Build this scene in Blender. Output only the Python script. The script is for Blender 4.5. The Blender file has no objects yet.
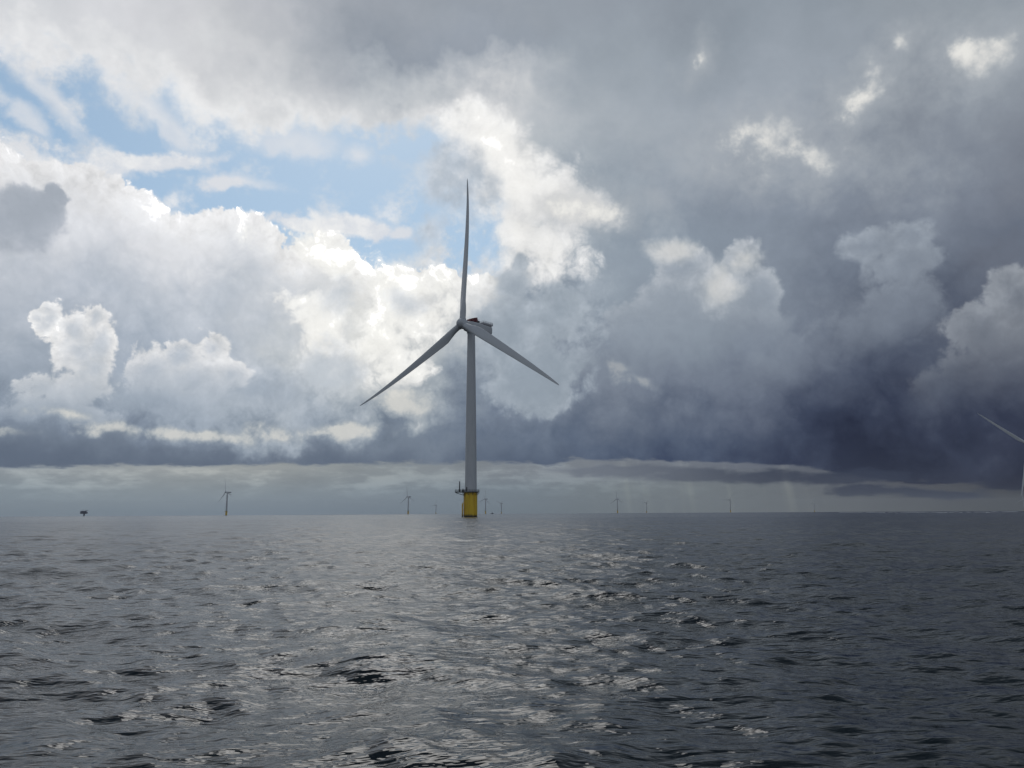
import bpy, bmesh, math, random
import numpy as np
from mathutils import Vector, Matrix, Euler

C = bpy.context.scene.collection
SC = bpy.context.scene
R = math.radians
EARTH = 6371000.0 * 7.0 / 6.0            # effective radius, so far things sink as at sea
EYE = 1.8                                # eye height above the water on a small boat

# ------------------------------------------------------------------ camera
PITCH, ROLL, FPX = R(9.215), -0.0056, 796.0
cam_data = bpy.data.cameras.new('camera')
cam = bpy.data.objects.new('camera', cam_data)
C.objects.link(cam)
cam_data.sensor_width = 36.0
cam_data.lens = FPX / 1024 * 36
cam_data.clip_start = 0.2
cam_data.clip_end = 60000.0
CAM_ROT = Matrix.Rotation(math.pi / 2 + PITCH, 3, 'X') @ Matrix.Rotation(ROLL, 3, 'Z')
cam.matrix_world = Matrix.Translation((0, 0, EYE)) @ CAM_ROT.to_4x4()
SC.camera = cam

# ------------------------------------------------------------------ exposure, sun
SC.view_settings.view_transform = 'Standard'
SC.view_settings.look = 'None'
SC.view_settings.gamma = 1
SC.view_settings.use_curve_mapping = False
SC.view_settings.exposure = 0.0
SC.cycles.use_denoising = True
SC.cycles.max_bounces = 6

SUN_AZ, SUN_EL = R(-9.0), R(43.0)        # veiled sun above the picture, almost straight ahead
sun_data = bpy.data.lights.new('sun', 'SUN')
sun_data.energy = 0.5
sun_data.angle = R(25)
sun_data.color = (1.0, 0.98, 0.95)
sun = bpy.data.objects.new('sun', sun_data)
C.objects.link(sun)
SUN_DIR = Vector((math.sin(SUN_AZ) * math.cos(SUN_EL), math.cos(SUN_AZ) * math.cos(SUN_EL), math.sin(SUN_EL)))
sun.rotation_euler = (-SUN_DIR).to_track_quat('-Z', 'Y').to_euler()

# ------------------------------------------------------------------ sky: Nishita blue behind procedural clouds
def bearing(x, y):
    """azimuth and elevation (degrees) of a direction measured on the photograph"""
    d = CAM_ROT @ Vector(((x - 512) / FPX, (384 - y) / FPX, -1))
    return math.degrees(math.atan2(d.x, d.y)), math.degrees(math.atan2(d.z, math.hypot(d.x, d.y)))

def srgb(r, g, b):
    f = lambda c: (c / 255) / 12.92 if c <= 10.3 else (((c / 255) + 0.055) / 1.055) ** 2.4
    return (f(r), f(g), f(b))

world = bpy.data.worlds.new('World')
SC.world = world
world.use_nodes = True
NT = world.node_tree
NT.nodes.clear()

class V:
    """a socket with arithmetic, so that the sky can be written as formulas"""
    def __init__(s, sock): s.s = sock
    def __add__(a, b): return M('ADD', a, b)
    def __radd__(a, b): return M('ADD', a, b)
    def __sub__(a, b): return M('SUBTRACT', a, b)
    def __rsub__(a, b): return M('SUBTRACT', b, a)
    def __mul__(a, b): return M('MULTIPLY', a, b)
    def __rmul__(a, b): return M('MULTIPLY', a, b)
    def __truediv__(a, b): return M('DIVIDE', a, b)

def put(sock, v):
    if isinstance(v, V): NT.links.new(v.s, sock)
    else: sock.default_value = v

def M(op, a, b=0.0, c=None):
    n = NT.nodes.new('ShaderNodeMath'); n.operation = op
    put(n.inputs[0], a); put(n.inputs[1], b)
    if c is not None: put(n.inputs[2], c)
    return V(n.outputs[0])

def VM(op, a, b=None, scale=None):
    n = NT.nodes.new('ShaderNodeVectorMath'); n.operation = op
    put(n.inputs[0], a)
    if b is not None: put(n.inputs[1], b)
    if scale is not None: put(n.inputs['Scale'], scale)
    return V(n.outputs[1 if op in ('LENGTH', 'DOT_PRODUCT', 'DISTANCE') else 0])

def step(v, lo, hi, kind='SMOOTHSTEP', a=0.0, b=1.0):
    n = NT.nodes.new('ShaderNodeMapRange'); n.interpolation_type = kind
    put(n.inputs[0], v); put(n.inputs[1], lo); put(n.inputs[2], hi); put(n.inputs[3], a); put(n.inputs[4], b)
    return V(n.outputs[0])

def xyz(x, y, z):
    n = NT.nodes.new('ShaderNodeCombineXYZ')
    put(n.inputs[0], x); put(n.inputs[1], y); put(n.inputs[2], z)
    return V(n.outputs[0])

def sep(v):
    n = NT.nodes.new('ShaderNodeSeparateXYZ'); put(n.inputs[0], v)
    return [V(o) for o in n.outputs]

def fbm(vec, scale, detail=6.0, rough=0.55, col=False, lac=2.0):
    n = NT.nodes.new('ShaderNodeTexNoise'); n.noise_dimensions = '3D'
    put(n.inputs['Vector'], vec)
    n.inputs['Scale'].default_value = scale; n.inputs['Detail'].default_value = detail
    n.inputs['Roughness'].default_value = rough; n.inputs['Lacunarity'].default_value = lac
    return unpack(n.outputs[1]) if col else V(n.outputs[0])

def unpack(sock):
    """colour socket to vector (an explicit split keeps the shader's evaluation order compact)"""
    n = NT.nodes.new('ShaderNodeSeparateColor'); NT.links.new(sock, n.inputs[0])
    return xyz(*[V(o) for o in n.outputs])

def puffs(vec, scale, detail=3.0, rough=0.5):
    n = NT.nodes.new('ShaderNodeTexVoronoi'); n.feature = 'F1'; n.normalize = True
    put(n.inputs['Vector'], vec)
    n.inputs['Scale'].default_value = scale; n.inputs['Detail'].default_value = detail
    n.inputs['Roughness'].default_value = rough; n.inputs['Lacunarity'].default_value = 2.3
    return 1.0 - V(n.outputs['Distance'])

def mix(a, b, t):
    n = NT.nodes.new('ShaderNodeMix'); n.data_type = 'VECTOR'; n.clamp_factor = True
    put(n.inputs[0], t); put(n.inputs[4], a); put(n.inputs[5], b)
    return V(n.outputs[1])

def gain(c, k):          # colour times a scalar
    return VM('SCALE', c, scale=k)

tc = NT.nodes.new('ShaderNodeTexCoord')
DIR = V(tc.outputs['Generated'])
DIR = VM('NORMALIZE', DIR)
dx, dy, dz = sep(DIR)
AZ = M('ARCTAN2', dx, dy) * (180 / math.pi)
EL = M('ARCSINE', dz) * (180 / math.pi)

# --- noises shared by the layers
wcol = fbm(DIR, 5.0, 7.0, 0.58, col=True)
wx, wy, wz = sep(wcol)
n_soft = (fbm(DIR, 7.0, 8.0, 0.6) - 0.5) * 3.0 + 0.5
n_fine = (fbm(DIR, 26.0, 8.0, 0.62) - 0.5) * 3.0 + 0.5
pdir = VM('ADD', DIR, VM('SCALE', VM('SUBTRACT', fbm(DIR, 16.0, 4.0, 0.6, col=True), (0.5, 0.5, 0.5)), scale=0.05))
LIGHT = tuple(SUN_DIR * 0.014)
b0 = puffs(pdir, 16.0, 5.0, 0.55)
b1 = puffs(VM('ADD', pdir, LIGHT), 16.0, 5.0, 0.55)
billow = (b0 - 0.70) * 4.0                        # round lumps
relief = (b0 - b1) * 2.5                          # lit where a lump turns to the sun
wA, wE = (wx - 0.5) * 3.0, (wy - 0.5) * 3.0

def warped(ka, ke, kb=0.0):
    return xyz(AZ + wA * ka + (n_fine - 0.5) * (ka * 0.25), EL + wE * ke + billow * kb, 1.0)

# --- broad light of the cloud cover, as a table over azimuth and elevation
COLS = [0, 128, 256, 384, 512, 640, 768, 896, 1024]
TABLE = [
 (0,   [(206,208,213),(212,213,217),(190,190,195),(160,162,169),(158,161,168),(148,152,160),(140,145,153),(156,160,166),(144,148,155)]),
 (60,  [(216,218,222),(218,220,223),(208,209,211),(150,154,163),(154,158,167),(162,167,174),(156,161,169),(156,160,167),(146,149,156)]),
 (120, [(216,219,224),(220,222,226),(222,224,226),(196,199,203),(208,209,211),(172,176,182),(164,168,176),(146,150,158),(130,133,142)]),
 (180, [(222,224,228),(222,224,228),(226,228,231),(206,209,213),(226,226,224),(162,168,176),(146,150,160),(130,134,145),(122,125,135)]),
 (240, [(200,203,210),(220,222,227),(224,226,229),(234,234,234),(206,209,211),(142,150,161),(136,142,154),(124,130,142),(106,112,126)]),
 (300, [(180,186,196),(178,185,196),(194,199,207),(232,233,232),(160,167,177),(143,150,160),(127,133,144),(100,106,120),(112,114,123)]),
 (360, [(160,167,179),(166,174,187),(178,185,195),(230,230,226),(142,149,160),(124,130,143),(106,112,127),(85,91,106),(88,91,104)]),
 (400, [(150,158,170),(152,160,172),(166,173,183),(196,199,200),(122,130,144),(100,108,124),(86,92,109),(64,70,88),(62,66,83)]),
 (440, [(112,121,137),(104,113,130),(114,123,138),(114,123,137),(100,110,127),(80,90,110),(62,70,90),(44,50,70),(40,44,63)]),
 (466, [(92,102,118),(88,98,115),(93,103,119),(96,105,119),(86,96,115),(63,73,96),(48,55,77),(34,39,58),(29,33,52)]),
]
def table_at(x, y):
    ys = [t[0] for t in TABLE]
    y = min(max(y, ys[0]), ys[-1]); x = min(max(x, 0), 1024)
    j = min(max(i for i in range(len(ys)) if ys[i] <= y), len(ys) - 2)
    i = min(int(x // 128), 7)
    u, v = x / 128 - i, (y - ys[j]) / (ys[j + 1] - ys[j])
    g = lambda a, b: np.array(TABLE[a][1][b], float)
    return (g(j, i) * (1-u) + g(j, i+1) * u) * (1-v) + (g(j+1, i) * (1-u) + g(j+1, i+1) * u) * v

def photo_xy(az, el):
    d = Vector((math.sin(R(az)) * math.cos(R(el)), math.cos(R(az)) * math.cos(R(el)), math.sin(R(el))))
    q = CAM_ROT.transposed() @ d
    return 512 - FPX * q.x / q.z, 384 + FPX * q.y / q.z

def table_ramp(colours, az, lo=-45.0, hi=45.0):
    n = NT.nodes.new('ShaderNodeValToRGB')
    cr = n.color_ramp; cr.interpolation = 'CARDINAL'
    while len(cr.elements) < len(colours): cr.elements.new(0.5)
    for e, (a, c) in zip(cr.elements, colours):
        e.position = (a - lo) / (hi - lo); e.color = (*srgb(*c), 1)
    put(n.inputs[0], step(az, lo, hi, 'LINEAR'))
    return unpack(n.outputs[0])

AZS = [-36 + 4 * i for i in range(19)]
def table_colour(rows, getter, az, el):
    out = None; last = None
    for e in rows:
        c = table_ramp([(a, getter(a, e)) for a in AZS], az)
        out = c if out is None else mix(out, c, step(el, last, e, 'LINEAR'))
        last = e
    return out

gw = warped(7.0, 5.0, 2.5)
gx, gy, _ = sep(gw)
base = table_colour([2.9, 5.4, 8.2, 11.0, 15.2, 19.4, 23.5, 27.5, 31.5, 36.0],
                    lambda a, e: table_at(*photo_xy(a, e)), gx, gy)
# the rest of the vault, outside what the photograph shows: broken grey cloud, brightened behind the camera to fill the turbines' near side
rest = mix((0.085, 0.10, 0.135), (0.19, 0.215, 0.26), step(n_soft, 0.35, 0.68))
rest = VM('MULTIPLY', rest, mix((1.0, 1.0, 1.0), (2.5, 2.3, 2.1), step(M('ABSOLUTE', AZ), 70, 120) * step(EL, 60, 35)))
base = mix(base, rest, step(M('ABSOLUTE', AZ), 48, 95))
base = mix(base, rest, step(EL, 35, 50))
base = gain(base, 1.0 + (n_soft - 0.5) * step(AZ, 4, -14, 'SMOOTHSTEP', 0.10, 0.12) + relief * 0.07)

# --- helpers for cloud masses: an outline of ellipses roughened by lumps
def deg_scale(x, y):
    a0, e0 = bearing(x, y); a1, _ = bearing(x + 4, y); _, e1 = bearing(x, y - 4)
    return a0, e0, (a1 - a0) / 4, (e1 - e0) / 4

def inside(ells, vec):
    """about 1 in the middle of the ellipses, 0 at their outline, negative outside"""
    out = None
    for (x, y, rx, ry, *rot) in ells:
        a, e, sa, se = deg_scale(x, y)
        if rot:
            c, q = math.cos(R(rot[0])), math.sin(R(rot[0])); ax, ay = rx * sa, ry * se
            u = VM('DOT_PRODUCT', vec, (c / ax, q / ax, -(c * a + q * e) / ax))
            v = VM('DOT_PRODUCT', vec, (-q / ay, c / ay, (q * a - c * e) / ay))
            r = VM('LENGTH', xyz(u, v, 0.0))
        else:
            n = NT.nodes.new('ShaderNodeVectorMath'); n.operation = 'MULTIPLY_ADD'
            put(n.inputs[0], vec)
            n.inputs[1].default_value = (1 / (rx * sa), 1 / (ry * se), 0)
            n.inputs[2].default_value = (-a / (rx * sa), -e / (ry * se), 0)
            r = VM('LENGTH', V(n.outputs[0]))
        out = r if out is None else M('SMOOTH_MIN', out, r, 0.25)
    return 1.0 - out

def outline(pts, az, lo=-45.0, hi=45.0, top=45.0):
    """elevation (degrees) of a cloud's edge as a function of azimuth"""
    n = NT.nodes.new('ShaderNodeFloatCurve')
    cm = n.mapping; cv = cm.curves[0]
    ps = []
    for x, y in pts:
        a, e = bearing(x, y); ps.append(((a - lo) / (hi - lo), e / top))
    while len(cv.points) < len(ps): cv.points.new(0.5, 0.5)
    for p, q in zip(cv.points, ps): p.location = q; p.handle_type = 'AUTO'
    cm.extend = 'HORIZONTAL'; cm.update()
    put(n.inputs['Value'], step(az, lo, hi, 'LINEAR'))
    return V(n.outputs[0]) * top

def lin(*c): return srgb(*c)

soft_vec = warped(6.0, 4.0)
fluff_vec = warped(2.2, 1.6)
crisp_vec = warped(1.5, 1.2)

# --- blue gap, with the veil thinning into it
gap = inside([(5, 98, 60, 36), (120, 118, 85, 40), (60, 132, 70, 18), (215, 172, 80, 30), (330, 188, 120, 50),
              (420, 225, 72, 46), (490, 255, 30, 30), (385, 160, 60, 30), (250, 228, 90, 44), (365, 255, 110, 34), (130, 178, 80, 18)], soft_vec) + (n_fine - 0.5) * 0.7 + (n_soft - 0.5) * 0.7
blue_a = step(gap, -0.45, 0.55)
rim = step(gap, -1.1, -0.2) * (1.0 - step(gap, 0.0, 0.5)) * step(AZ, 3.0, -2.0)
cloud = mix(base, lin(246, 246, 246), rim * (0.45 + relief * 0.6 + (n_soft - 0.5) * 0.6))
K = 10.0                                   # cloud radiance is divided by the Background strength again
sky = NT.nodes.new('ShaderNodeTexSky'); sky.sky_type = 'NISHITA'; sky.sun_disc = False
sky.sun_elevation = SUN_EL; sky.sun_rotation = SUN_AZ
sky.air_density = 1.0; sky.dust_density = 0.6; sky.ozone_density = 1.2
blue = VM('MULTIPLY', mix(unpack(sky.outputs[0]), (4.6, 5.2, 5.8), 0.33), (0.84, 0.95, 0.97))

veil = step(inside([(60, 105, 60, 11, -35), (170, 122, 60, 12, -40), (30, 120, 50, 12, -30),
                    (300, 150, 40, 16), (240, 190, 40, 8), (355, 160, 16, 12)], fluff_vec) + (n_fine - 0.5) * 1.0 + (n_soft - 0.5) * 0.8, -0.3, 0.9)
ribbon = step(inside([(150, 160, 70, 10, 8), (80, 165, 50, 9, 4), (352, 233, 66, 11, -7), (395, 239, 22, 8), (300, 227, 40, 7), (225, 190, 30, 6)], fluff_vec)
              + (n_fine - 0.5) * 0.8 + billow * 0.3, -0.25, 0.5)
col = mix(gain(cloud, K), blue, blue_a)
col = mix(col, gain(mix((0.80, 0.81, 0.83), (0.72, 0.74, 0.78), n_fine), K), veil * 0.7)
col = mix(col, gain(mix((0.72, 0.74, 0.78), (0.86, 0.86, 0.86), step(billow, -0.2, 0.4)), K), ribbon * 0.9)

def layer(col, f, alpha_lo, alpha_hi, edge, core, depth, opacity=1.0, rel=1.2, foot=None):
    """a cloud mass over what is behind it: bright edge, greyer core, lumps lit from the sun's side"""
    t = step(f + (n_soft - 0.5) * 0.9 - relief * 0.8, alpha_lo - 0.2, depth + 0.45)
    c = mix(edge, core, t)
    c = gain(c, M('MAXIMUM', 1.0 + relief * (rel * 0.5) * (1.0 - t * 0.6) + (n_fine - 0.5) * 0.08, 0.3))
    a = step(f, alpha_lo, alpha_hi) * opacity
    if foot:                              # the lower part melts into the murk behind
        lo, hi = bearing(*foot[0])[1], bearing(*foot[1])[1]
        e = EL + (n_soft - 0.5) * 1.6 + (n_fine - 0.5) * 0.5
        a = a * step(e, lo, hi)
        c = mix(mix(core, base, 0.4), c, step(e, lo, hi + (hi - lo) * 0.8))
    return mix(col, gain(c, K), a)

# --- blazing cloud right of the rotor
f = inside([(490, 140, 45, 30, -20), (530, 190, 50, 40), (580, 212, 38, 18), (545, 250, 36, 34), (520, 235, 30, 40)], crisp_vec) + billow * 0.9 + (n_fine - 0.5) * 0.5
col = layer(col, f, -0.55, 0.45, lin(228, 229, 230), lin(248, 247, 244), 0.7, 0.93, 0.9)

# --- the big bright bank: cauliflower top, grey within
top = outline([(-80, 140), (0, 140), (45, 152), (90, 168), (130, 186), (165, 205), (200, 202), (240, 206), (275, 224),
               (292, 242), (335, 236), (352, 243), (380, 258), (420, 260), (455, 268), (500, 292), (560, 318), (640, 350), (760, 400), (900, 430)], AZ + wA * 3.0)
f = (top - EL) + billow * 1.5 + (n_fine - 0.5) * 0.8
inner = mix(base, mix(lin(241, 241, 242), lin(247, 246, 243), step(AZ, -22, -9)), step(f, 3.6, 0.3) * 0.9 * step(AZ, 1.0, -3.5))
inner = gain(inner, M('MAXIMUM', 1.0 + relief * step(f, 3.5, 0.0, 'SMOOTHSTEP', 0.12, 0.7), 0.4))
col = mix(col, gain(inner, K), step(f, 0.0, 0.35) * step(AZ, 6, 1.0))

# --- second ridge within the bank and glare left of the rotor
f = inside([(330, 262, 60, 18, -12), (400, 285, 50, 26), (390, 345, 40, 40), (320, 330, 22, 40, 30), (430, 320, 30, 30)], crisp_vec) + billow * 1.4 + (n_fine - 0.5) * 0.6
col = layer(col, f, -0.35, 0.5, lin(238, 238, 236), lin(250, 249, 244), 0.7, 0.85, 1.0)
f = inside([(350, 300, 30, 22), (412, 305, 22, 14), (325, 365, 40, 24)], fluff_vec) + (n_soft - 0.5) * 1.2 + billow * 0.8
col = layer(col, f, -0.2, 0.6, lin(222, 225, 228), lin(196, 202, 209), 0.6, 0.8, 0.8)

# --- grey scraps in front
f = inside([(22, 205, 36, 30), (0, 225, 40, 30), (45, 185, 14, 14)], fluff_vec) + billow * 0.45 + (n_soft - 0.5) * 0.6
col = layer(col, f, -0.1, 0.3, lin(188, 191, 199), lin(168, 172, 181), 0.6, 0.95, 0.7)
f = inside([(437, 190, 36, 44), (432, 235, 26, 26)], fluff_vec) + (n_soft - 0.5) * 1.6 + (n_fine - 0.5) * 0.6
col = layer(col, f, -0.3, 0.7, lin(200, 205, 212), lin(176, 182, 190), 0.7, 0.85, 0.5)
f = inside([(512, 292, 30, 26), (505, 330, 36, 45), (560, 320, 50, 36), (518, 268, 12, 12), (540, 370, 60, 40)], fluff_vec) + billow * 0.45 + (n_soft - 0.5) * 0.6
col = layer(col, f, -0.1, 0.35, lin(176, 182, 190), lin(152, 159, 168), 0.6, 0.9, 0.7)

# --- sunlit slits in the high grey deck
f = inside([(978, 48, 24, 15, 20), (876, 105, 46, 17, 28), (905, 74, 20, 12, 20), (790, 162, 52, 20, -14), (756, 143, 24, 20), (718, 46, 10, 14),
            (600, 218, 34, 12, 8)], warped(3.5, 3.0)) + (n_fine - 0.5) * 1.5 + (n_soft - 0.5) * 1.2 + relief * 0.5
col = mix(col, gain(mix(lin(176, 178, 182), lin(238, 237, 232), step(f, -0.3, 1.5)), K), step(f, -2.4, 1.7) * 0.9)

# --- grey towers on the dark side
f = inside([(850, 330, 60, 40), (790, 365, 70, 40), (640, 345, 60, 40), (560, 400, 60, 30)], soft_vec) + (n_fine - 0.5) * 0.5 + billow * 0.3
col = layer(col, f, -0.2, 0.8, lin(140, 144, 153), lin(128, 133, 143), 0.7, 0.40, 0.8, ((640, 420), (640, 350)))
f = inside([(680, 266, 32, 28), (735, 262, 28, 18, 20), (758, 292, 24, 34), (690, 310, 70, 46), (640, 325, 50, 34), (720, 350, 80, 50)], fluff_vec) + billow * 0.4 + (n_fine - 0.5) * 0.25
col = layer(col, f, -0.05, 0.3, lin(198, 200, 204), lin(154, 159, 168), 0.7, 0.92, 1.3, ((700, 370), (700, 285)))
f = inside([(716, 286, 20, 22, 40), (742, 258, 18, 12), (672, 250, 22, 12)], fluff_vec) + billow * 0.5 + (n_soft - 0.5) * 0.9
col = layer(col, f, -0.4, 0.8, lin(188, 191, 195), lin(206, 206, 205), 0.7, 0.85, 1.4)
f = inside([(904, 236, 26, 20), (872, 248, 40, 16, 10), (900, 268, 44, 32), (895, 320, 55, 50), (850, 350, 70, 40)], fluff_vec) + billow * 0.35 + (n_fine - 0.5) * 0.35
col = layer(col, f, -0.05, 0.4, lin(162, 166, 174), lin(138, 143, 153), 0.9, 0.9, 1.2, ((890, 370), (890, 260)))
f = inside([(1010, 300, 40, 34), (975, 335, 34, 28), (1010, 380, 80, 70), (950, 390, 40, 40)], fluff_vec) + billow * 0.4 + (n_fine - 0.5) * 0.25
col = layer(col, f, -0.03, 0.3, lin(160, 161, 166), lin(120, 123, 131), 0.8, 0.92, 1.1, ((990, 420), (990, 320)))
f = inside([(640, 372, 26, 7, -35), (628, 360, 10, 6)], fluff_vec) + (n_fine - 0.5) * 1.2
col = mix(col, gain(mix(lin(150, 155, 163), lin(172, 172, 174), step(f, 0, 1)), K), step(f, -0.3, 0.8) * 0.7)

# --- white cumulus in front of the bank on the left
f = inside([(150, 395, 120, 26), (60, 405, 70, 24), (260, 385, 70, 30)], fluff_vec) + billow * 0.5 + (n_fine - 0.5) * 0.4
col = layer(col, f, -0.1, 0.5, lin(196, 201, 208), lin(160, 168, 180), 0.6, 0.8, 1.0, ((150, 440), (150, 400)))
f = inside([(80, 318, 15, 13), (93, 342, 17, 17), (40, 318, 8, 17, -25), (52, 336, 18, 16), (60, 330, 22, 20), (66, 345, 30, 22), (80, 362, 26, 20), (72, 388, 38, 30), (35, 384, 26, 13), (60, 412, 55, 22)], crisp_vec) + billow * 0.7 + (n_fine - 0.5) * 0.7
col = layer(col, f, -0.10, 0.24, lin(246, 245, 243), lin(198, 203, 210), 0.85, 0.95, 1.6, ((60, 430), (60, 375)))
f = inside([(212, 342, 19, 17), (178, 352, 26, 15), (150, 362, 30, 22), (195, 376, 50, 26), (234, 372, 18, 14), (132, 408, 12, 22), (180, 400, 60, 20)], crisp_vec) + billow * 0.7 + (n_fine - 0.5) * 0.7
col = layer(col, f, -0.10, 0.24, lin(243, 242, 240), lin(186, 192, 201), 0.85, 0.95, 1.6, ((190, 415), (190, 365)))
f = inside([(105, 427, 36, 9), (210, 429, 70, 7), (320, 427, 70, 9), (395, 405, 40, 14), (15, 432, 20, 6), (62, 412, 30, 7)], warped(3.0, 1.2)) + billow * 0.54 + (n_fine - 0.5) * 0.9
col = mix(col, gain(mix(lin(176, 180, 184), lin(214, 213, 208), step(f, 0, 0.8)), K), step(f, -0.3, 0.6) * 0.85)

# --- flat dark base of the bank, and the pale distance beneath it
shelf = step(EL + wE * 2.2 + billow * 0.5 + (n_fine - 0.5) * 1.6 + (n_soft - 0.5) * 1.0, 6.3, 4.5)
shelf_c = mix(lin(97, 106, 122), lin(132, 140, 152), step(EL + (n_soft - 0.5) * 2.0 + (n_fine - 0.5) * 0.8, 3.4, 6.6))
col = mix(col, gain(shelf_c, K), shelf * step(AZ, 8, -6) * 0.85)
LOW = [
 (470, [(150,153,156),(158,159,159),(159,159,157),(140,143,145),(128,131,136),(118,121,128),(100,103,113),(70,72,82),(58,59,68)]),
 (490, [(130,137,143),(136,141,145),(137,142,146),(126,132,138),(118,125,132),(119,124,127),(112,115,117),(88,88,93),(68,68,70)]),
 (516, [(118,126,134),(117,126,135),(115,124,134),(112,120,129),(108,116,123),(110,115,119),(104,107,110),(88,89,91),(64,65,68)]),
]
def low_at(x, y):
    x = min(max(x, 0), 1024); y = min(max(y, 470), 516)
    j = 0 if y < 490 else 1
    i = min(int(x // 128), 7); u = x / 128 - i; v = (y - LOW[j][0]) / (LOW[j+1][0] - LOW[j][0])
    g = lambda a, b: np.array(LOW[a][1][b], float)
    return (g(j, i) * (1-u) + g(j, i+1) * u) * (1-v) + (g(j+1, i) * (1-u) + g(j+1, i+1) * u) * v
stretched = VM('MULTIPLY', DIR, (1.0, 1.0, 4.0))
n_band = fbm(stretched, 9.0, 7.0, 0.58)
n_band2 = fbm(stretched, 30.0, 5.0, 0.6)
low = table_colour([0.0, 1.75, 3.1], lambda a, e: low_at(*photo_xy(a, e)), AZ, EL + (n_band - 0.5) * 1.2)
low = mix(low, rest, step(M('ABSOLUTE', AZ), 48, 95))
streak = step(n_band + (n_band2 - 0.5) * 0.5, 0.46, 0.66) * step(EL, 0.6, 2.2)
low = VM('MULTIPLY', low, mix((1.0, 1.0, 1.0), (1.40, 1.40, 1.36), streak * step(AZ, 24, 0)))
low = VM('MULTIPLY', low, mix((1.0, 1.0, 1.0), (1.13, 1.15, 1.16), step(AZ, 10, -6) * step(EL, 2.6, 0.8)))
shaft = fbm(xyz(AZ * 0.8 + EL * 0.12, EL * 0.05, 3.0), 1.0, 3.0, 0.5)
low = VM('MULTIPLY', low, mix((1.0, 1.0, 1.0), (1.40, 1.36, 1.24), step(shaft, 0.45, 0.75) * step(AZ, 3, 12) * step(AZ, 26, 18)))
low = gain(low, 1.0 - step(n_band, 0.46, 0.36) * step(EL, 1.0, 2.2) * 0.08)
bottom = outline([(-80, 468), (0, 467), (250, 466), (470, 464), (640, 461), (760, 463), (830, 472), (900, 484), (960, 484), (1024, 491), (1100, 492)], AZ)
fb = EL - bottom + (n_band - 0.5) * 1.5 + (n_band2 - 0.5) * 1.1
col = mix(gain(low, K), col, step(fb, -0.12, 0.22))
# ragged scud hanging under the shelf on the right
f = inside([(865, 490, 40, 7), (930, 491, 60, 6), (690, 474, 60, 8), (620, 470, 60, 7), (760, 476, 50, 8), (850, 478, 80, 8)], warped(3.0, 0.6)) + (n_band2 - 0.5) * 1.4
col = mix(col, gain(mix(lin(108, 112, 122), lin(48, 54, 72), step(AZ, 5, 20)), K), step(f, -0.2, 0.45) * 0.85)

# --- glow of the veiled sun, well above the picture
sd = VM('DOT_PRODUCT', DIR, tuple(SUN_DIR))
glow = step(sd, math.cos(R(8)), 1.0)
col = mix(col, (9.0, 9.0, 8.8), glow * 0.7)
grey = step(VM('DOT_PRODUCT', col, (0.025, 0.06, 0.015)), 0.75, 0.25)
col = VM('MULTIPLY', col, mix((1.0, 1.0, 1.0), (0.935, 1.0, 1.035), grey))      # the shaded cloud is slate, not neutral
# cloud lit through by the sun is far brighter than white paper: those parts reach beyond the film's white
lum = VM('DOT_PRODUCT', col, (0.025, 0.06, 0.015))
near_sun = step(sd, math.cos(R(46)), math.cos(R(22)))
col = gain(col, 1.0 + step(lum, 0.92, 1.20) * near_sun * 6.0)
# below the horizon (hidden by the sea)
col = mix(col, (0.6, 0.7, 0.8), step(EL, -1.0, -4.0))

bg = NT.nodes.new('ShaderNodeBackground'); bg.inputs['Strength'].default_value = 0.1
wo = NT.nodes.new('ShaderNodeOutputWorld')
NT.links.new(col.s, bg.inputs['Color']); NT.links.new(bg.outputs[0], wo.inputs['Surface'])
world.cycles.sampling_method = 'MANUAL'; world.cycles.sample_map_resolution = 512
#@@SEA

# ------------------------------------------------------------------ helpers
def sag(x, y): return -(x * x + y * y) / (2 * EARTH)

def mat(name, color, rough=0.5, metal=0.0, spec=0.5, bump=0.0, var=0.0, vscale=1.5):
    m = bpy.data.materials.new(name); m.use_nodes = True
    nt = m.node_tree; p = nt.nodes['Principled BSDF']
    p.inputs['Base Color'].default_value = (*color, 1)
    p.inputs['Roughness'].default_value = rough
    p.inputs['Metallic'].default_value = metal
    p.inputs['Specular IOR Level'].default_value = spec
    if var:
        t = nt.nodes.new('ShaderNodeTexCoord')
        mp = nt.nodes.new('ShaderNodeMapping'); mp.inputs['Scale'].default_value = (1, 1, 0.25)
        n = nt.nodes.new('ShaderNodeTexNoise'); n.inputs['Scale'].default_value = vscale; n.inputs['Detail'].default_value = 6
        r = nt.nodes.new('ShaderNodeMix'); r.data_type = 'RGBA'
        r.inputs[6].default_value = (*[c * (1 - var) for c in color], 1); r.inputs[7].default_value = (*[min(1, c * (1 + var * 0.6)) for c in color], 1)
        nt.links.new(t.outputs['Object'], mp.inputs[0]); nt.links.new(mp.outputs[0], n.inputs['Vector'])
        nt.links.new(n.outputs[0], r.inputs[0]); nt.links.new(r.outputs[2], p.inputs['Base Color'])
    return m

def obj(name, bm, m, parent=None, smooth=False):
    me = bpy.data.meshes.new(name)
    bmesh.ops.recalc_face_normals(bm, faces=bm.faces)
    bm.to_mesh(me); bm.free()
    me.materials.append(m)
    if smooth: me.shade_smooth()
    o = bpy.data.objects.new(name, me); C.objects.link(o)
    if parent: o.parent = parent
    return o

def thing(name, label, cat, loc=(0, 0, 0), rotz=0.0, group=None):
    o = bpy.data.objects.new(name, None); C.objects.link(o)
    o.location = loc; o.rotation_euler = (0, 0, rotz); o.empty_display_size = 1
    o['label'] = label; o['category'] = cat
    if group: o['group'] = group
    return o

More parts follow.
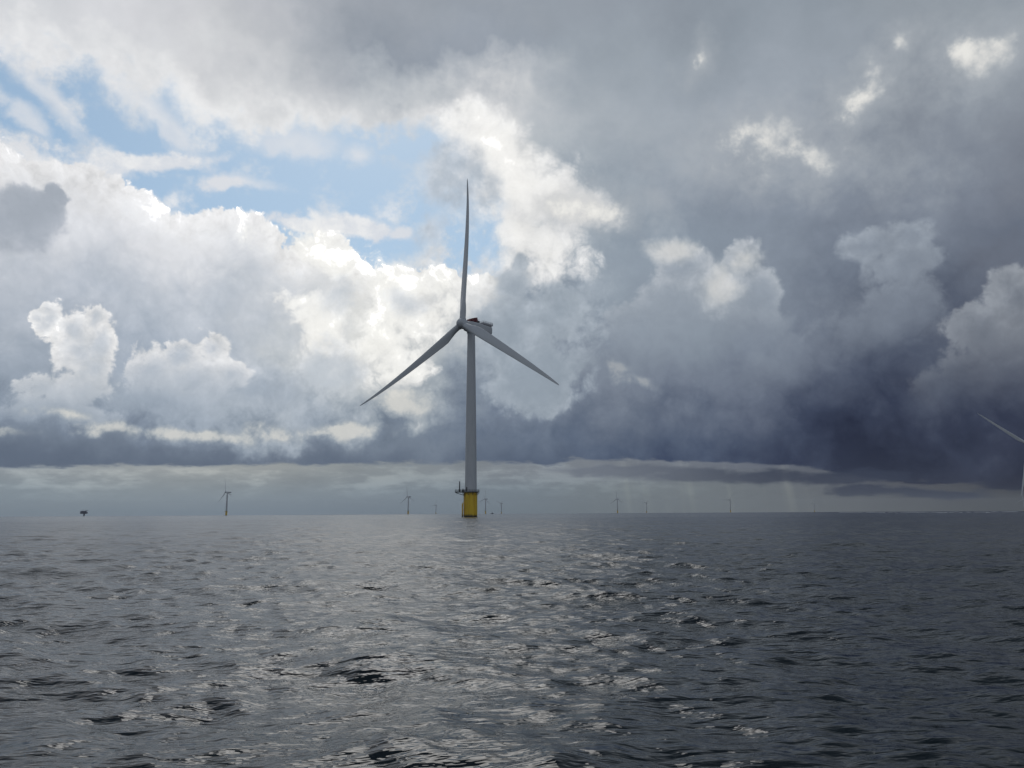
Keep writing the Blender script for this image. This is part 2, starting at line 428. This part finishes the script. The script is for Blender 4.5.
def add_box(bm, c, s, rot=None, bev=0.0):
    g = bmesh.ops.create_cube(bm, size=1.0)
    M4 = Matrix.Translation(c) @ (rot.to_4x4() if rot else Matrix.Identity(4)) @ Matrix.Diagonal((*s, 1))
    bmesh.ops.transform(bm, matrix=M4, verts=g['verts'])
    if bev:
        es = list({e for v in g['verts'] for e in v.link_edges})
        bmesh.ops.bevel(bm, geom=es, offset=bev, segments=3, affect='EDGES', profile=0.6)

def add_lathe(bm, prof, n=40, c=(0, 0, 0), caps=True):
    """prof: (radius, z) pairs turned about Z"""
    rings = []
    for r, z in prof:
        rings.append([bm.verts.new((c[0] + r * math.cos(2*math.pi*i/n), c[1] + r * math.sin(2*math.pi*i/n), c[2] + z)) for i in range(n)])
    for a, b in zip(rings, rings[1:]):
        for i in range(n): bm.faces.new((a[i], a[(i+1) % n], b[(i+1) % n], b[i]))
    if caps:
        bm.faces.new(rings[0]); bm.faces.new(rings[-1])

def add_tube(bm, pts, r, n=8):
    pts = [Vector(p) for p in pts]; rings = []
    for i, p in enumerate(pts):
        t = (pts[min(i+1, len(pts)-1)] - pts[max(i-1, 0)]).normalized()
        u = t.orthogonal().normalized() if i == 0 else (u - t * u.dot(t)).normalized()
        w = t.cross(u)
        rings.append([bm.verts.new(p + (u * math.cos(2*math.pi*k/n) + w * math.sin(2*math.pi*k/n)) * r) for k in range(n)])
    for a, b in zip(rings, rings[1:]):
        for i in range(n): bm.faces.new((a[i], a[(i+1) % n], b[(i+1) % n], b[i]))
    bm.faces.new(rings[0]); bm.faces.new(rings[-1])

# ------------------------------------------------------------------ the sea
def build_sea():
    rng = np.random.default_rng(23)
    # directions: fine over the open water ahead, coarse behind the boat
    ahead = np.arange(-43.0, 43.001, 0.07)
    behind = np.linspace(43.0, 317.0, 150)[1:-1]
    th = np.radians(np.concatenate([ahead, behind])).astype(np.float32)
    dth = np.radians(np.concatenate([np.full(len(ahead), 0.07), np.full(len(behind), 1.8)])).astype(np.float32)
    rr = [2.2]
    while rr[-1] < 12500.0:
        r = rr[-1]
        rr.append(r + (max(0.024, 0.0034 * r) if r < 300 else min(0.0085 * r * (r / 300) ** 0.35, 160.0)))
    rr = np.array(rr, np.float32); dr = np.gradient(rr)
    nr, nt = len(rr), len(th)
    X0 = rr[:, None] * np.sin(th)[None, :]; Y0 = rr[:, None] * np.cos(th)[None, :]
    X, Y, Z = X0.copy(), Y0.copy(), np.zeros_like(X0)
    slope2 = np.zeros(nr, np.float32)
    N = 240
    kp = 2 * math.pi / 6.5
    ks = np.exp(np.linspace(math.log(2 * math.pi / 45), math.log(2 * math.pi / 0.17), N + 1))
    k = np.sqrt(ks[:-1] * ks[1:]); dk = np.diff(ks)
    S = 0.5 * 0.0100 * k ** -3 * np.exp(-1.25 * (kp / k) ** 2)
    amp = np.sqrt(2 * S * dk)
    lam_all = 2 * math.pi / k
    amp *= 1.0 + 0.7 * np.exp(-(np.log(lam_all / 0.75) / 0.9) ** 2)     # short steep chop
    spread = rng.normal(size=N) * (0.46 + 0.30 * np.minimum(1, np.log(k / kp + 1) / 3))
    wind = math.radians(190.0)                       # the waves run towards the boat, a little to the left
    wdir = wind + spread
    ph = rng.random(N) * 2 * math.pi
    for i in range(N):
        lam = 2 * math.pi / k[i]
        w = np.clip((lam / np.maximum(dr, 0.02) - 2.5) / 3.0, 0, 1).astype(np.float32)
        slope2 += ((amp[i] * k[i]) ** 2 / 2 * (1 - w * w)).astype(np.float32)
        n = int((w > 0).sum())
        if n == 0: continue
        kx, ky = k[i] * math.sin(wdir[i]), k[i] * math.cos(wdir[i])
        cols = slice(0, len(ahead)) if lam < 4 else slice(0, nt)
        p = (kx * X0[:n, cols] + ky * Y0[:n, cols] + ph[i]).astype(np.float32)
        a = (amp[i] * w[:n])[:, None].astype(np.float32)
        Z[:n, cols] += a * np.cos(p)
        s = a * np.sin(p) * np.float32(0.6 if lam > 1.2 else 0.3)
        X[:n, cols] -= s * np.float32(kx / k[i]); Y[:n, cols] -= s * np.float32(ky / k[i])
    Z += sag(X0, Y0)
    verts = np.stack([X, Y, Z], -1).reshape(-1, 3).astype(np.float32)
    a = np.arange(nr - 1)[:, None] * nt; j = np.arange(nt)[None, :]; j2 = (j + 1) % nt
    quads = np.stack([a + j, a + nt + j, a + nt + j2, a + j2], -1).reshape(-1, 4).astype(np.int32)
    # plug under the boat
    nf = len(quads)
    me = bpy.data.meshes.new('sea')
    me.vertices.add(len(verts)); me.vertices.foreach_set('co', verts.ravel())
    me.loops.add(nf * 4 + nt); me.polygons.add(nf + 1)
    loops = np.concatenate([quads.ravel(), np.arange(nt)[::1].astype(np.int32)])
    me.loops.foreach_set('vertex_index', loops)
    starts = np.concatenate([np.arange(nf) * 4, [nf * 4]]).astype(np.int32)
    me.polygons.foreach_set('loop_start', starts)
    me.update(calc_edges=True)
    me.shade_smooth()
    # slopes of the ripples that the mesh is too coarse to carry, as a vertex attribute
    at = me.attributes.new('ripple', 'FLOAT', 'POINT')
    at.data.foreach_set('value', np.repeat(np.sqrt(slope2), nt).astype(np.float32))
    o = bpy.data.objects.new('sea', me); C.objects.link(o); o['kind'] = 'structure'
    m = bpy.data.materials.new('sea_water'); m.use_nodes = True
    n = m.node_tree; p = n.nodes['Principled BSDF']
    p.inputs['Base Color'].default_value = (0.006, 0.012, 0.015, 1)
    p.inputs['IOR'].default_value = 1.333
    t = n.nodes.new('ShaderNodeTexCoord')
    def noise(scale, detail, rough, stretch=(1, 1, 1)):
        mp = n.nodes.new('ShaderNodeMapping'); mp.inputs['Scale'].default_value = stretch; mp.inputs['Rotation'].default_value = (0, 0, R(-8))
        x = n.nodes.new('ShaderNodeTexNoise'); x.inputs['Scale'].default_value = scale; x.inputs['Detail'].default_value = detail; x.inputs['Roughness'].default_value = rough
        n.links.new(t.outputs['Object'], mp.inputs[0]); n.links.new(mp.outputs[0], x.inputs['Vector'])
        return x.outputs[0]
    b1 = n.nodes.new('ShaderNodeBump'); b1.inputs['Strength'].default_value = 1.0; b1.inputs['Distance'].default_value = 0.085
    n.links.new(noise(6.0, 3, 0.5, (0.36, 1, 1)), b1.inputs['Height'])
    b2 = n.nodes.new('ShaderNodeBump'); b2.inputs['Strength'].default_value = 1.0; b2.inputs['Distance'].default_value = 0.13
    n.links.new(noise(1.6, 4, 0.5, (0.42, 1, 1)), b2.inputs['Height']); n.links.new(b1.outputs[0], b2.inputs['Normal'])
    gust = n.nodes.new('ShaderNodeMapRange'); gust.inputs[1].default_value = 0.35; gust.inputs[2].default_value = 0.65; gust.inputs[3].default_value = 0.55; gust.inputs[4].default_value = 1.0
    n.links.new(noise(0.035, 3, 0.5, (0.4, 1, 1)), gust.inputs[0])
    n.links.new(gust.outputs[0], b2.inputs['Strength']); n.links.new(gust.outputs[0], b1.inputs['Strength'])
    n.links.new(b2.outputs[0], p.inputs['Normal'])
    rp = n.nodes.new('ShaderNodeAttribute'); rp.attribute_name = 'ripple'
    q = n.nodes.new('ShaderNodeMath'); q.operation = 'MULTIPLY_ADD'; q.inputs[1].default_value = 0.14; q.inputs[2].default_value = 0.004
    n.links.new(rp.outputs['Fac'], q.inputs[0])
    s = n.nodes.new('ShaderNodeMath'); s.operation = 'SQRT'; n.links.new(q.outputs[0], s.inputs[0])
    s2 = n.nodes.new('ShaderNodeMath'); s2.operation = 'MINIMUM'; s2.inputs[1].default_value = 0.5; n.links.new(s.outputs[0], s2.inputs[0])
    n.links.new(s2.outputs[0], p.inputs['Roughness'])
    me.materials.append(m)
    return o
build_sea()
#@@OBJ

# ------------------------------------------------------------------ materials of the wind farm
WHITE = mat('light_grey_paint', (0.55, 0.57, 0.58), 0.45, var=0.13, vscale=0.5)
BLADE = mat('blade_paint', (0.58, 0.60, 0.61), 0.4, var=0.05, vscale=0.25)
STEEL = mat('dark_galvanised_steel', (0.11, 0.12, 0.125), 0.55, 0.3, var=0.2, vscale=2.0)
GRATE = mat('platform_grating', (0.07, 0.075, 0.08), 0.7, var=0.2, vscale=2.0)
RED = mat('dark_red_paint', (0.16, 0.03, 0.035), 0.5, var=0.15)
RAILW = mat('hoist_rail_paint', (0.50, 0.50, 0.52), 0.5, var=0.1)
NAVY = mat('dark_blue_grey_paint', (0.14, 0.145, 0.19), 0.6, var=0.2, vscale=0.4)
HULL = mat('dark_hull_paint', (0.04, 0.045, 0.06), 0.5, var=0.1)

def yellow_paint():
    """yellow with rust runs, and weed and wet dark steel in the tidal zone"""
    m = mat('yellow_marine_paint', (0.5, 0.3, 0.02), 0.5)
    n = m.node_tree; p = n.nodes['Principled BSDF']
    t = n.nodes.new('ShaderNodeTexCoord')
    s = n.nodes.new('ShaderNodeSeparateXYZ'); n.links.new(t.outputs['Object'], s.inputs[0])
    mp = n.nodes.new('ShaderNodeMapping'); mp.inputs['Scale'].default_value = (1, 1, 0.12); n.links.new(t.outputs['Object'], mp.inputs[0])
    x = n.nodes.new('ShaderNodeTexNoise'); x.inputs['Scale'].default_value = 0.9; x.inputs['Detail'].default_value = 7; x.inputs['Roughness'].default_value = 0.65
    n.links.new(mp.outputs[0], x.inputs['Vector'])
    r = n.nodes.new('ShaderNodeValToRGB'); e = r.color_ramp.elements
    e[0].position = 0.28; e[0].color = (0.50, 0.29, 0.02, 1); e[1].position = 0.55; e[1].color = (0.80, 0.54, 0.03, 1)
    n.links.new(x.outputs[0], r.inputs[0])
    a = n.nodes.new('ShaderNodeMath'); a.operation = 'MULTIPLY_ADD'; a.inputs[1].default_value = 2.2; n.links.new(x.outputs[0], a.inputs[0]); n.links.new(s.outputs[2], a.inputs[2])
    g = n.nodes.new('ShaderNodeMapRange'); g.inputs[1].default_value = 1.6; g.inputs[2].default_value = 2.6; n.links.new(a.outputs[0], g.inputs[0])
    mx = n.nodes.new('ShaderNodeMix'); mx.data_type = 'RGBA'; mx.inputs[6].default_value = (0.03, 0.032, 0.022, 1)
    n.links.new(g.outputs[0], mx.inputs[0]); n.links.new(r.outputs[0], mx.inputs[7]); n.links.new(mx.outputs[2], p.inputs['Base Color'])
    return m
YELLOW = yellow_paint()

# ------------------------------------------------------------------ wind turbines
YAW = R(39.5)                                   # all rotors face the same wind

def blade_mesh(rad, cone, prebend):
    bm = bmesh.new(); rings = []; n = 20
    st = [0.018, 0.03, 0.05, 0.08, 0.12, 0.16, 0.20, 0.25, 0.31, 0.38, 0.46, 0.55, 0.65, 0.75, 0.84, 0.91, 0.96, 0.985, 0.997, 1.0]
    for s in st:
        root = 0.040 * rad
        g = min(1, max(0, (s - 0.04) / 0.14)); g = g * g * (3 - 2 * g)
        chord = (1 - g) * root + g * rad * 0.066 * (1 - s) ** 0.78 + g * rad * 0.006
        if s > 0.98: chord *= max(0.15, math.sqrt(max(0.0, 1 - ((s - 0.98) / 0.0205) ** 2)))
        th = (1 - g) * 1.0 + g * (0.34 - 0.17 * min(1, s / 0.8))
        tw = -math.radians(17.0 * (1 - s) ** 2 + 3.0) * g
        ring = []
        for i in range(n):
            a = 2 * math.pi * i / n
            u = math.cos(a); v = math.sin(a)
            foil = v * (0.5 + 0.5 * (1 - g)) * (1 + g * 0.7 * u)          # thick nose, thin tail
            px = chord * (0.5 * u + 0.18 * g * -1) + 0.0
            py = chord * th * foil * (0.5 if g < 1 else 0.5) * (1 if g > 0 else 1)
            qx = px * math.cos(tw) - py * math.sin(tw); qy = px * math.sin(tw) + py * math.cos(tw)
            ring.append(bm.verts.new((qx, qy - (rad * s * math.sin(cone) + prebend * s ** 4), rad * s * math.cos(cone))))
        rings.append(ring)
    for a, b in zip(rings, rings[1:]):
        for i in range(n): bm.faces.new((a[i], a[(i+1) % n], b[(i+1) % n], b[i]))
    bm.faces.new(rings[0]); bm.faces.new(rings[-1])
    return bm

def rotor_matrix(phase, tilt): return Matrix.Rotation(-YAW, 4, 'Z') @ Matrix.Rotation(-tilt, 4, 'X') @ Matrix.Rotation(phase, 4, 'Y')

def make_turbine(label, H, rad, tp_top, k, detail, phase, group=None):
    """H hub height, rad rotor radius, k size of the tower and platform against the near turbine's"""
    t = thing('wind_turbine', label, 'wind turbine', group=group)
    bm = bmesh.new(); add_lathe(bm, [(3.35*k, -8), (3.35*k, tp_top*0.55), (3.32*k, tp_top-0.5), (3.55*k, tp_top-0.5), (3.55*k, tp_top-0.12)], 48)
    tp = obj('transition_piece', bm, YELLOW, t, True); tp.data.set_sharp_from_angle(angle=R(40))
    tilt = R(4.96); ax = Vector((-math.sin(YAW)*math.cos(tilt), -math.cos(YAW)*math.cos(tilt), math.sin(tilt)))
    hub_c = Vector((0, 0, H)) + ax * 7.0 * k
    if detail:
        L = bmesh.new()                                            # boat landing on the left flank
        for dy in (-0.95, 0.95):
            add_tube(L, [(-4.3, dy, -3), (-4.3, dy, 6.2), (-3.95, dy, 7.0), (-3.2, dy, 7.1)], 0.22)
            for z in (0.8, 3.6, 6.0): add_tube(L, [(-3.2, dy, z), (-4.3, dy, z)], 0.13)
        obj('boat_landing', L, YELLOW, tp, True)
        L = bmesh.new()
        for dy in (-0.3, 0.3): add_tube(L, [(-3.85, dy, -2), (-3.85, dy, tp_top + 0.9)], 0.05)
        for i in range(46): add_tube(L, [(-3.85, -0.3, -1.6 + i * 0.31), (-3.85, 0.3, -1.6 + i * 0.31)], 0.025, 6)
        obj('access_ladder', L, STEEL, tp)
        L = bmesh.new()
        for a in (70, 200, 310): add_tube(L, [(3.53*math.cos(R(a)), 3.53*math.sin(R(a)), -6), (3.53*math.cos(R(a)), 3.53*math.sin(R(a)), tp_top-0.6)], 0.17)
        obj('cable_tube', L, YELLOW, tp, True)
    # platform
    pz = tp_top
    bm = bmesh.new()
    add_lathe(bm, [(4.4*k, pz + 0.0), (4.4*k, pz + 0.25)], 40)
    add_box(bm, (-5.9*k, 0, pz + 0.11), (4.2*k, 4.4*k, 0.26))
    for i in range(10):
        a = 2 * math.pi * i / 10
        add_tube(bm, [(3.3*k*math.cos(a), 3.3*k*math.sin(a), pz - 1.3), (4.3*k*math.cos(a), 4.3*k*math.sin(a), pz - 0.15)], 0.14*k, 6)
    for dy in (-1.8*k, 1.8*k): add_tube(bm, [(-3.2*k, dy, pz - 1.5), (-7.6*k, dy, pz - 0.2)], 0.16*k, 6)
    pf = obj('platform', bm, GRATE, t)
    if detail:
        bm = bmesh.new()
        pts = []
        for i in range(34):
            a = math.pi + 0.52 + (2 * math.pi - 1.04) * i / 33
            pts.append((4.4 * math.cos(a), 4.4 * math.sin(a)))
        pts = [(-7.9, -2.2), (-6.0, -2.2)] + pts + [(-6.0, 2.2), (-7.9, 2.2)]
        pts.append(pts[0])
        for z in (0.55, 0.85, 1.25): add_tube(bm, [(x, y, pz + 0.25 + z - 0.1) for x, y in pts], 0.045, 6)
        add_tube(bm, [(x, y, pz + 0.35) for x, y in pts], 0.09, 4)
        for x, y in pts[::2] + [(-7.9, 0.0)]: add_tube(bm, [(x, y, pz + 0.2), (x, y, pz + 1.42)], 0.05, 6)
        obj('railing', bm, STEEL, pf)
        bm = bmesh.new()
        add_lathe(bm, [(0.34, pz + 0.2), (0.30, pz + 3.4), (0.24, pz + 5.6)], 14, (-5.8, 0.8, 0))
        add_tube(bm, [(-5.8, 0.8, pz + 5.4), (-5.75, -1.6, pz + 5.6), (-5.7, -3.0, pz + 5.45)], 0.17)
        add_tube(bm, [(-5.7, -2.9, pz + 5.4), (-5.7, -2.9, pz + 3.4)], 0.04, 5)
        add_box(bm, (-5.8, 0.8, pz + 1.2), (0.9, 0.7, 1.0), bev=0.1)
        obj('davit_crane', bm, STEEL, pf, True).data.set_sharp_from_angle(angle=R(40))
        bm = bmesh.new(); add_box(bm, (-3.9, -1.5, pz + 0.9), (1.1, 1.0, 1.3), bev=0.08); add_box(bm, (-3.9, -1.5, pz + 1.88), (1.25, 1.15, 0.1))
        obj('equipment_cabinet', bm, STEEL, pf)
    # tower
    bm = bmesh.new(); zt = H - 3.0 * k
    prof = []
    for i in range(9):
        q = i / 8; z = tp_top + 0.24 + (zt - tp_top - 0.24) * q; rr_ = (3.05 - 1.05 * q ** 1.2) * k
        if 0 < i < 8: prof += [(rr_, z - 0.10), (rr_ + 0.035, z - 0.08), (rr_ + 0.035, z + 0.08), (rr_, z + 0.10)]
        else: prof.append((rr_, z))
    add_lathe(bm, prof, 56)
    tw = obj('tower', bm, WHITE, t, True); tw.data.set_sharp_from_angle(angle=R(40))
    if detail:
        bm = bmesh.new(); add_box(bm, (-2.05, -2.25, pz + 1.6), (0.95, 0.12, 2.1), Matrix.Rotation(R(-42), 3, 'Z'), 0.04)
        obj('door', bm, STEEL, tw)
    # nacelle, in its own frame: -Y upwind
    Y = Matrix.Rotation(-YAW, 4, 'Z')
    bm = bmesh.new(); secs = [(-4.2, 1.9, 2.0, 0.0), (-3.4, 2.5, 2.4, 0), (-1.0, 2.9, 2.65, 0), (4, 3.0, 2.7, -0.05), (10.5, 2.95, 2.6, -0.1), (13.6, 2.8, 2.35, 0.05), (14.2, 2.4, 1.9, 0.1)]
    rings = []
    for (y, hw, hh, dz) in secs:
        ring = []
        for i in range(28):
            a = 2 * math.pi * i / 28; c_, s_ = math.cos(a), math.sin(a); e = 0.42
            ring.append(bm.verts.new((hw*k*math.copysign(abs(c_)**e, c_), y*k, H + 0.0*k + dz*k + hh*k*math.copysign(abs(s_)**e, s_))))
        rings.append(ring)
    for a, b in zip(rings, rings[1:]):
        for i in range(28): bm.faces.new((a[i], a[(i+1) % 28], b[(i+1) % 28], b[i]))
    bm.faces.new(rings[0]); bm.faces.new(rings[-1])
    add_lathe(bm, [(2.35*k, H - 3.4*k), (2.45*k, H - 2.2*k)], 32)
    na = obj('nacelle', bm, WHITE, t, True); na.data.set_sharp_from_angle(angle=R(35)); na.matrix_local = Y
    if detail:
        bm = bmesh.new(); z0 = H + 2.5                              # helicopter hoist deck with its solid-footed rail
        add_box(bm, (0, 10.4, z0 + 0.12), (5.7, 7.6, 0.3))
        for x in (-2.85, 2.85): add_box(bm, (x, 10.4, z0 + 0.55), (0.06, 7.6, 0.75))
        add_box(bm, (0, 14.2, z0 + 0.55), (5.7, 0.06, 0.75)); add_box(bm, (0, 6.6, z0 + 0.55), (5.7, 0.06, 0.75))
        for x, y in [(-2.85, q) for q in (6.6, 8.5, 10.4, 12.3, 14.2)] + [(2.85, q) for q in (6.6, 8.5, 10.4, 12.3, 14.2)] + [(-1, 14.2), (1, 14.2)]:
            add_tube(bm, [(x, y, z0 + 0.2), (x, y, z0 + 1.7)], 0.08, 6)
        for z in (1.2, 1.7): add_tube(bm, [(-2.85, 6.6, z0 + z), (-2.85, 14.2, z0 + z), (2.85, 14.2, z0 + z), (2.85, 6.6, z0 + z), (-2.85, 6.6, z0 + z)], 0.08, 6)
        obj('hoist_deck', bm, RAILW, na)
        bm = bmesh.new()
        add_box(bm, (0.2, 1.6, z0 + 1.5), (4.4, 1.9, 2.2), Matrix.Rotation(R(14), 3, 'X'), 0.15)
        add_box(bm, (0.2, -0.6, z0 + 0.8), (3.6, 2.4, 1.1), Matrix.Rotation(R(-10), 3, 'X'), 0.15)
        for dx in (-1.5, 0, 1.5): add_box(bm, (0.2 + dx, 0.55, z0 + 1.65), (0.9, 0.15, 1.4), Matrix.Rotation(R(14), 3, 'X'))
        obj('cooler', bm, RED, na)
        bm = bmesh.new()
        add_box(bm, (-0.6, 5.4, z0 + 0.95), (2.2, 1.5, 1.8), bev=0.1)
        obj('service_hatch', bm, STEEL, na)
        bm = bmesh.new()
        for x in (-1.4, 1.4): add_tube(bm, [(x, 4.6, z0), (x, 4.6, z0 + 2.4)], 0.05, 6)
        add_tube(bm, [(-1.4, 4.6, z0 + 2.2), (1.4, 4.6, z0 + 2.2)], 0.05, 6)
        obj('wind_sensor_mast', bm, STEEL, na)
    # hub and blades
    bm = bmesh.new()
    prof = [(0.05, 3.4), (0.9, 3.25), (1.7, 2.75), (2.35, 1.9), (2.7, 0.8), (2.75, -0.6), (2.6, -1.7), (2.3, -2.6)]
    add_lathe(bm, [(r*k, z*k) for r, z in prof][::-1], 40)
    bmesh.ops.transform(bm, matrix=Matrix.Rotation(math.pi/2, 4, 'X'), verts=bm.verts)
    for j in range(3):
        tmp = bmesh.new(); add_lathe(tmp, [(1.85*k, 0.8*k), (1.85*k, 2.75*k), (1.7*k, 2.85*k)], 28)
        bmesh.ops.transform(tmp, matrix=Matrix.Rotation(j * 2*math.pi/3, 4, 'Y'), verts=tmp.verts)
        me = bpy.data.meshes.new('tmp'); tmp.to_mesh(me); tmp.free(); bm.from_mesh(me); bpy.data.meshes.remove(me)
    hb = obj('hub', bm, WHITE, t, True); hb.data.set_sharp_from_angle(angle=R(40))
    hb.matrix_local = Matrix.Translation(hub_c) @ rotor_matrix(phase, tilt)
    me = None
    for j in range(3):
        if me is None:
            b = obj('blade', blade_mesh(rad, R(1.3), 0.045 * rad), BLADE, t, True); me = b.data
        else:
            b = bpy.data.objects.new('blade', me); C.objects.link(b); b.parent = t
        b.matrix_local = Matrix.Translation(hub_c) @ rotor_matrix(phase + j * 2*math.pi/3, tilt)
    t['phase'] = phase
    return t

def clone(o, parent=None):
    c = o.copy(); C.objects.link(c); c.parent = parent
    for ch in o.children: clone(ch, c)
    return c

def at_sea(az, d, dz=0.0):
    x, y = d * math.sin(R(az)), d * math.cos(R(az))
    return (x, y, sag(x, y) + dz)

def turn_rotor(t, phase):
    for o in t.children:
        if o.name.split('.')[0] in ('blade', 'hub'):
            loc = o.location.copy()
            dp = Matrix.Rotation(phase - t['phase'], 4, 'Y')
            B = Matrix.Rotation(-YAW, 4, 'Z') @ Matrix.Rotation(-R(4.96), 4, 'X')
            m = B @ dp @ B.inverted() @ o.rotation_euler.to_matrix().to_4x4()
            o.rotation_euler = m.to_euler(); o.location = loc
    t['phase'] = phase

near = make_turbine('large grey wind turbine on a thick yellow foundation, standing nearest, in the middle', 99.2, 80.2, 12.4, 1.0, True, R(1.33))
near.location = at_sea(-2.98, 411.8)
right = clone(near); right.location = at_sea(32.95, 1426)
right['label'] = 'large turbine mostly cut off by the right edge, only two long blades in view'
turn_rotor(right, R(-50))

FAR = 'small wind turbines far off along the horizon'
far_spots = [
 (-19.56, 2986, -14, 'far turbine to the left of the big one, tallest of those on the left horizon'),
 (-7.39, 3727, -8, 'far turbine between the tallest one on the left and the big near tower'),
 (-5.44, 7151, 20, 'faintest tiny turbine on the horizon just left of the big yellow foundation'),
 (-1.93, 4387, 6, 'far turbine just right of the big yellow foundation, first of a close pair'),
 (-0.80, 6287, 52, 'far turbine right of the dark little vessel, shorter one of a close pair'),
 (7.41, 4653, -4, 'far turbine right of centre, taller of two standing near each other under grey cloud'),
 (9.43, 6626, 48, 'far turbine right of centre, shorter and fainter of two standing near each other'),
 (15.12, 5400, 30, 'lone far turbine on the right horizon under the dark cloud base'),
 (20.52, 7654, 10, 'tiny lone far turbine where the pale streak of water begins on the right'),
 (32.40, 6726, 0, 'tiny far turbine by the right edge, below the long blades of the cut off turbine'),
]
proto = None
for az, d, ph, lab in far_spots:
    if proto is None:
        proto = o = make_turbine(lab, 80.0, 53.0, 15.0, 0.98, False, 0.0, FAR)
    else:
        o = clone(proto); o['label'] = lab
    o.location = at_sea(az, d)
    turn_rotor(o, R(ph))
for o in list(C.objects):
    if 'phase' in o: del o['phase']

# ------------------------------------------------------------------ transformer station on one leg, far left
st = thing('offshore_substation', 'dark boxy transformer platform on one leg, on the far left horizon', 'substation', at_sea(-28.0, 3300))
bm = bmesh.new(); add_lathe(bm, [(2.6, -8), (2.6, 7.0), (4.2, 9.2)], 28); obj('leg', bm, NAVY, st, True)
bm = bmesh.new()
add_box(bm, (-1, 0, 12.2), (22, 16, 6.4), bev=0.3); add_box(bm, (-3, 0, 17.2), (17, 14, 4.0), bev=0.3)
add_box(bm, (-1, 0, 9.0), (16, 12, 0.8))
for x in (-10, -5, 0, 5, 9): add_box(bm, (x, -8.1, 12.2), (0.4, 0.4, 6.0))
obj('topside', bm, NAVY, st)
bm = bmesh.new(); add_lathe(bm, [(6.5, 20.6), (7.2, 21.2), (7.2, 21.6)], 8, (9.5, 0, 0))
for y in (-4, 4): add_tube(bm, [(6.5, y, 15.4), (12, y, 20.7)], 0.35, 6)
obj('helideck', bm, NAVY, st)
bm = bmesh.new(); add_tube(bm, [(-8, 3, 19.2), (-8, 3, 23.0)], 0.3, 6); add_tube(bm, [(-8, 3, 22.6), (-2, 1, 24.0)], 0.25, 6); obj('crane', bm, NAVY, st)
st.scale = (0.9, 0.9, 1.0)

# ------------------------------------------------------------------ small vessel on the horizon
vs = thing('vessel', 'tiny dark vessel on the horizon between two far turbines, right of the yellow foundation', 'boat', at_sea(-1.47, 3600), R(8))
bm = bmesh.new(); prof = [(-6.2, 1.9), (-5.0, 2.2), (0, 2.3), (4, 1.8), (6.0, 0.9), (7.2, 0.1)]
low_, up_ = [], []
for x, w in prof:
    low_.append((bm.verts.new((x * 0.93, -w * 0.7, -0.8)), bm.verts.new((x * 0.93, w * 0.7, -0.8))))
    h = 1.9 + max(0, x) * 0.14
    up_.append((bm.verts.new((x, -w, h)), bm.verts.new((x, w, h))))
for i in range(len(prof) - 1):
    for s in (0, 1): bm.faces.new((low_[i][s], low_[i+1][s], up_[i+1][s], up_[i][s]))
    bm.faces.new((up_[i][0], up_[i+1][0], up_[i+1][1], up_[i][1])); bm.faces.new((low_[i][0], low_[i+1][0], low_[i+1][1], low_[i][1]))
for k in (0, -1): bm.faces.new((low_[k][0], low_[k][1], up_[k][1], up_[k][0]))
obj('hull', bm, HULL, vs)
bm = bmesh.new(); add_box(bm, (0.6, 0, 3.2), (5.0, 3.4, 2.6), bev=0.25); add_box(bm, (0.9, 0, 5.0), (2.8, 2.8, 1.4), bev=0.2); obj('deckhouse', bm, HULL, vs)
bm = bmesh.new(); add_tube(bm, [(-0.2, 0, 5.2), (-0.3, 0, 8.0)], 0.1, 6); add_tube(bm, [(-0.3, -0.9, 7.2), (-0.3, 0.9, 7.2)], 0.07, 6); obj('mast', bm, HULL, vs)

# ------------------------------------------------------------------ sunlit water near the right horizon, its light painted as a pale ridge
SUNLIT = mat('painted_sunlit_water', (0.42, 0.45, 0.47), 0.8, var=0.5, vscale=0.02)
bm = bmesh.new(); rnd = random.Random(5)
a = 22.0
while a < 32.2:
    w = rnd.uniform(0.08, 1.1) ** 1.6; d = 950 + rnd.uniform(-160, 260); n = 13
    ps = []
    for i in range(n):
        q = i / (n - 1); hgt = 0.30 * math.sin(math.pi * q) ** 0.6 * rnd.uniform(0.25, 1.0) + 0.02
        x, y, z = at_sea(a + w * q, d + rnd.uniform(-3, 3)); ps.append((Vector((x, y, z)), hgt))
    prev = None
    for v, hgt in ps:                                           # a low pale ridge: front foot, crest, back foot
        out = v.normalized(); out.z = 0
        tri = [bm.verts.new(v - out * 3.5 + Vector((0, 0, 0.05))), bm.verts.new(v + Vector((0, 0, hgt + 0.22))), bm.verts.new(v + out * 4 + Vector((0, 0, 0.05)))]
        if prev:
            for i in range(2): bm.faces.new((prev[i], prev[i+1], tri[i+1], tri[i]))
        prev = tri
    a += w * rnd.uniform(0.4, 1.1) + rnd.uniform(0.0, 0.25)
fo = obj('sunlit_streak', bm, SUNLIT, None, True); fo['kind'] = 'stuff'; fo['label'] = 'thin pale streak painted as sunlit water along the right horizon'

# ------------------------------------------------------------------ sea air: far things fade
bm = bmesh.new(); add_box(bm, (0, 0, 86.75), (25400, 25400, 198.5))
hz = bpy.data.materials.new('haze'); hz.use_nodes = True
hz.node_tree.nodes.clear()
vo = hz.node_tree.nodes.new('ShaderNodeVolumePrincipled'); om = hz.node_tree.nodes.new('ShaderNodeOutputMaterial')
vo.inputs['Color'].default_value = (0.84, 0.89, 0.94, 1); vo.inputs['Density'].default_value = 0.00003; vo.inputs['Anisotropy'].default_value = 0.2
hz.node_tree.links.new(vo.outputs[0], om.inputs['Volume'])
ho = obj('haze', bm, hz); ho['kind'] = 'stuff'
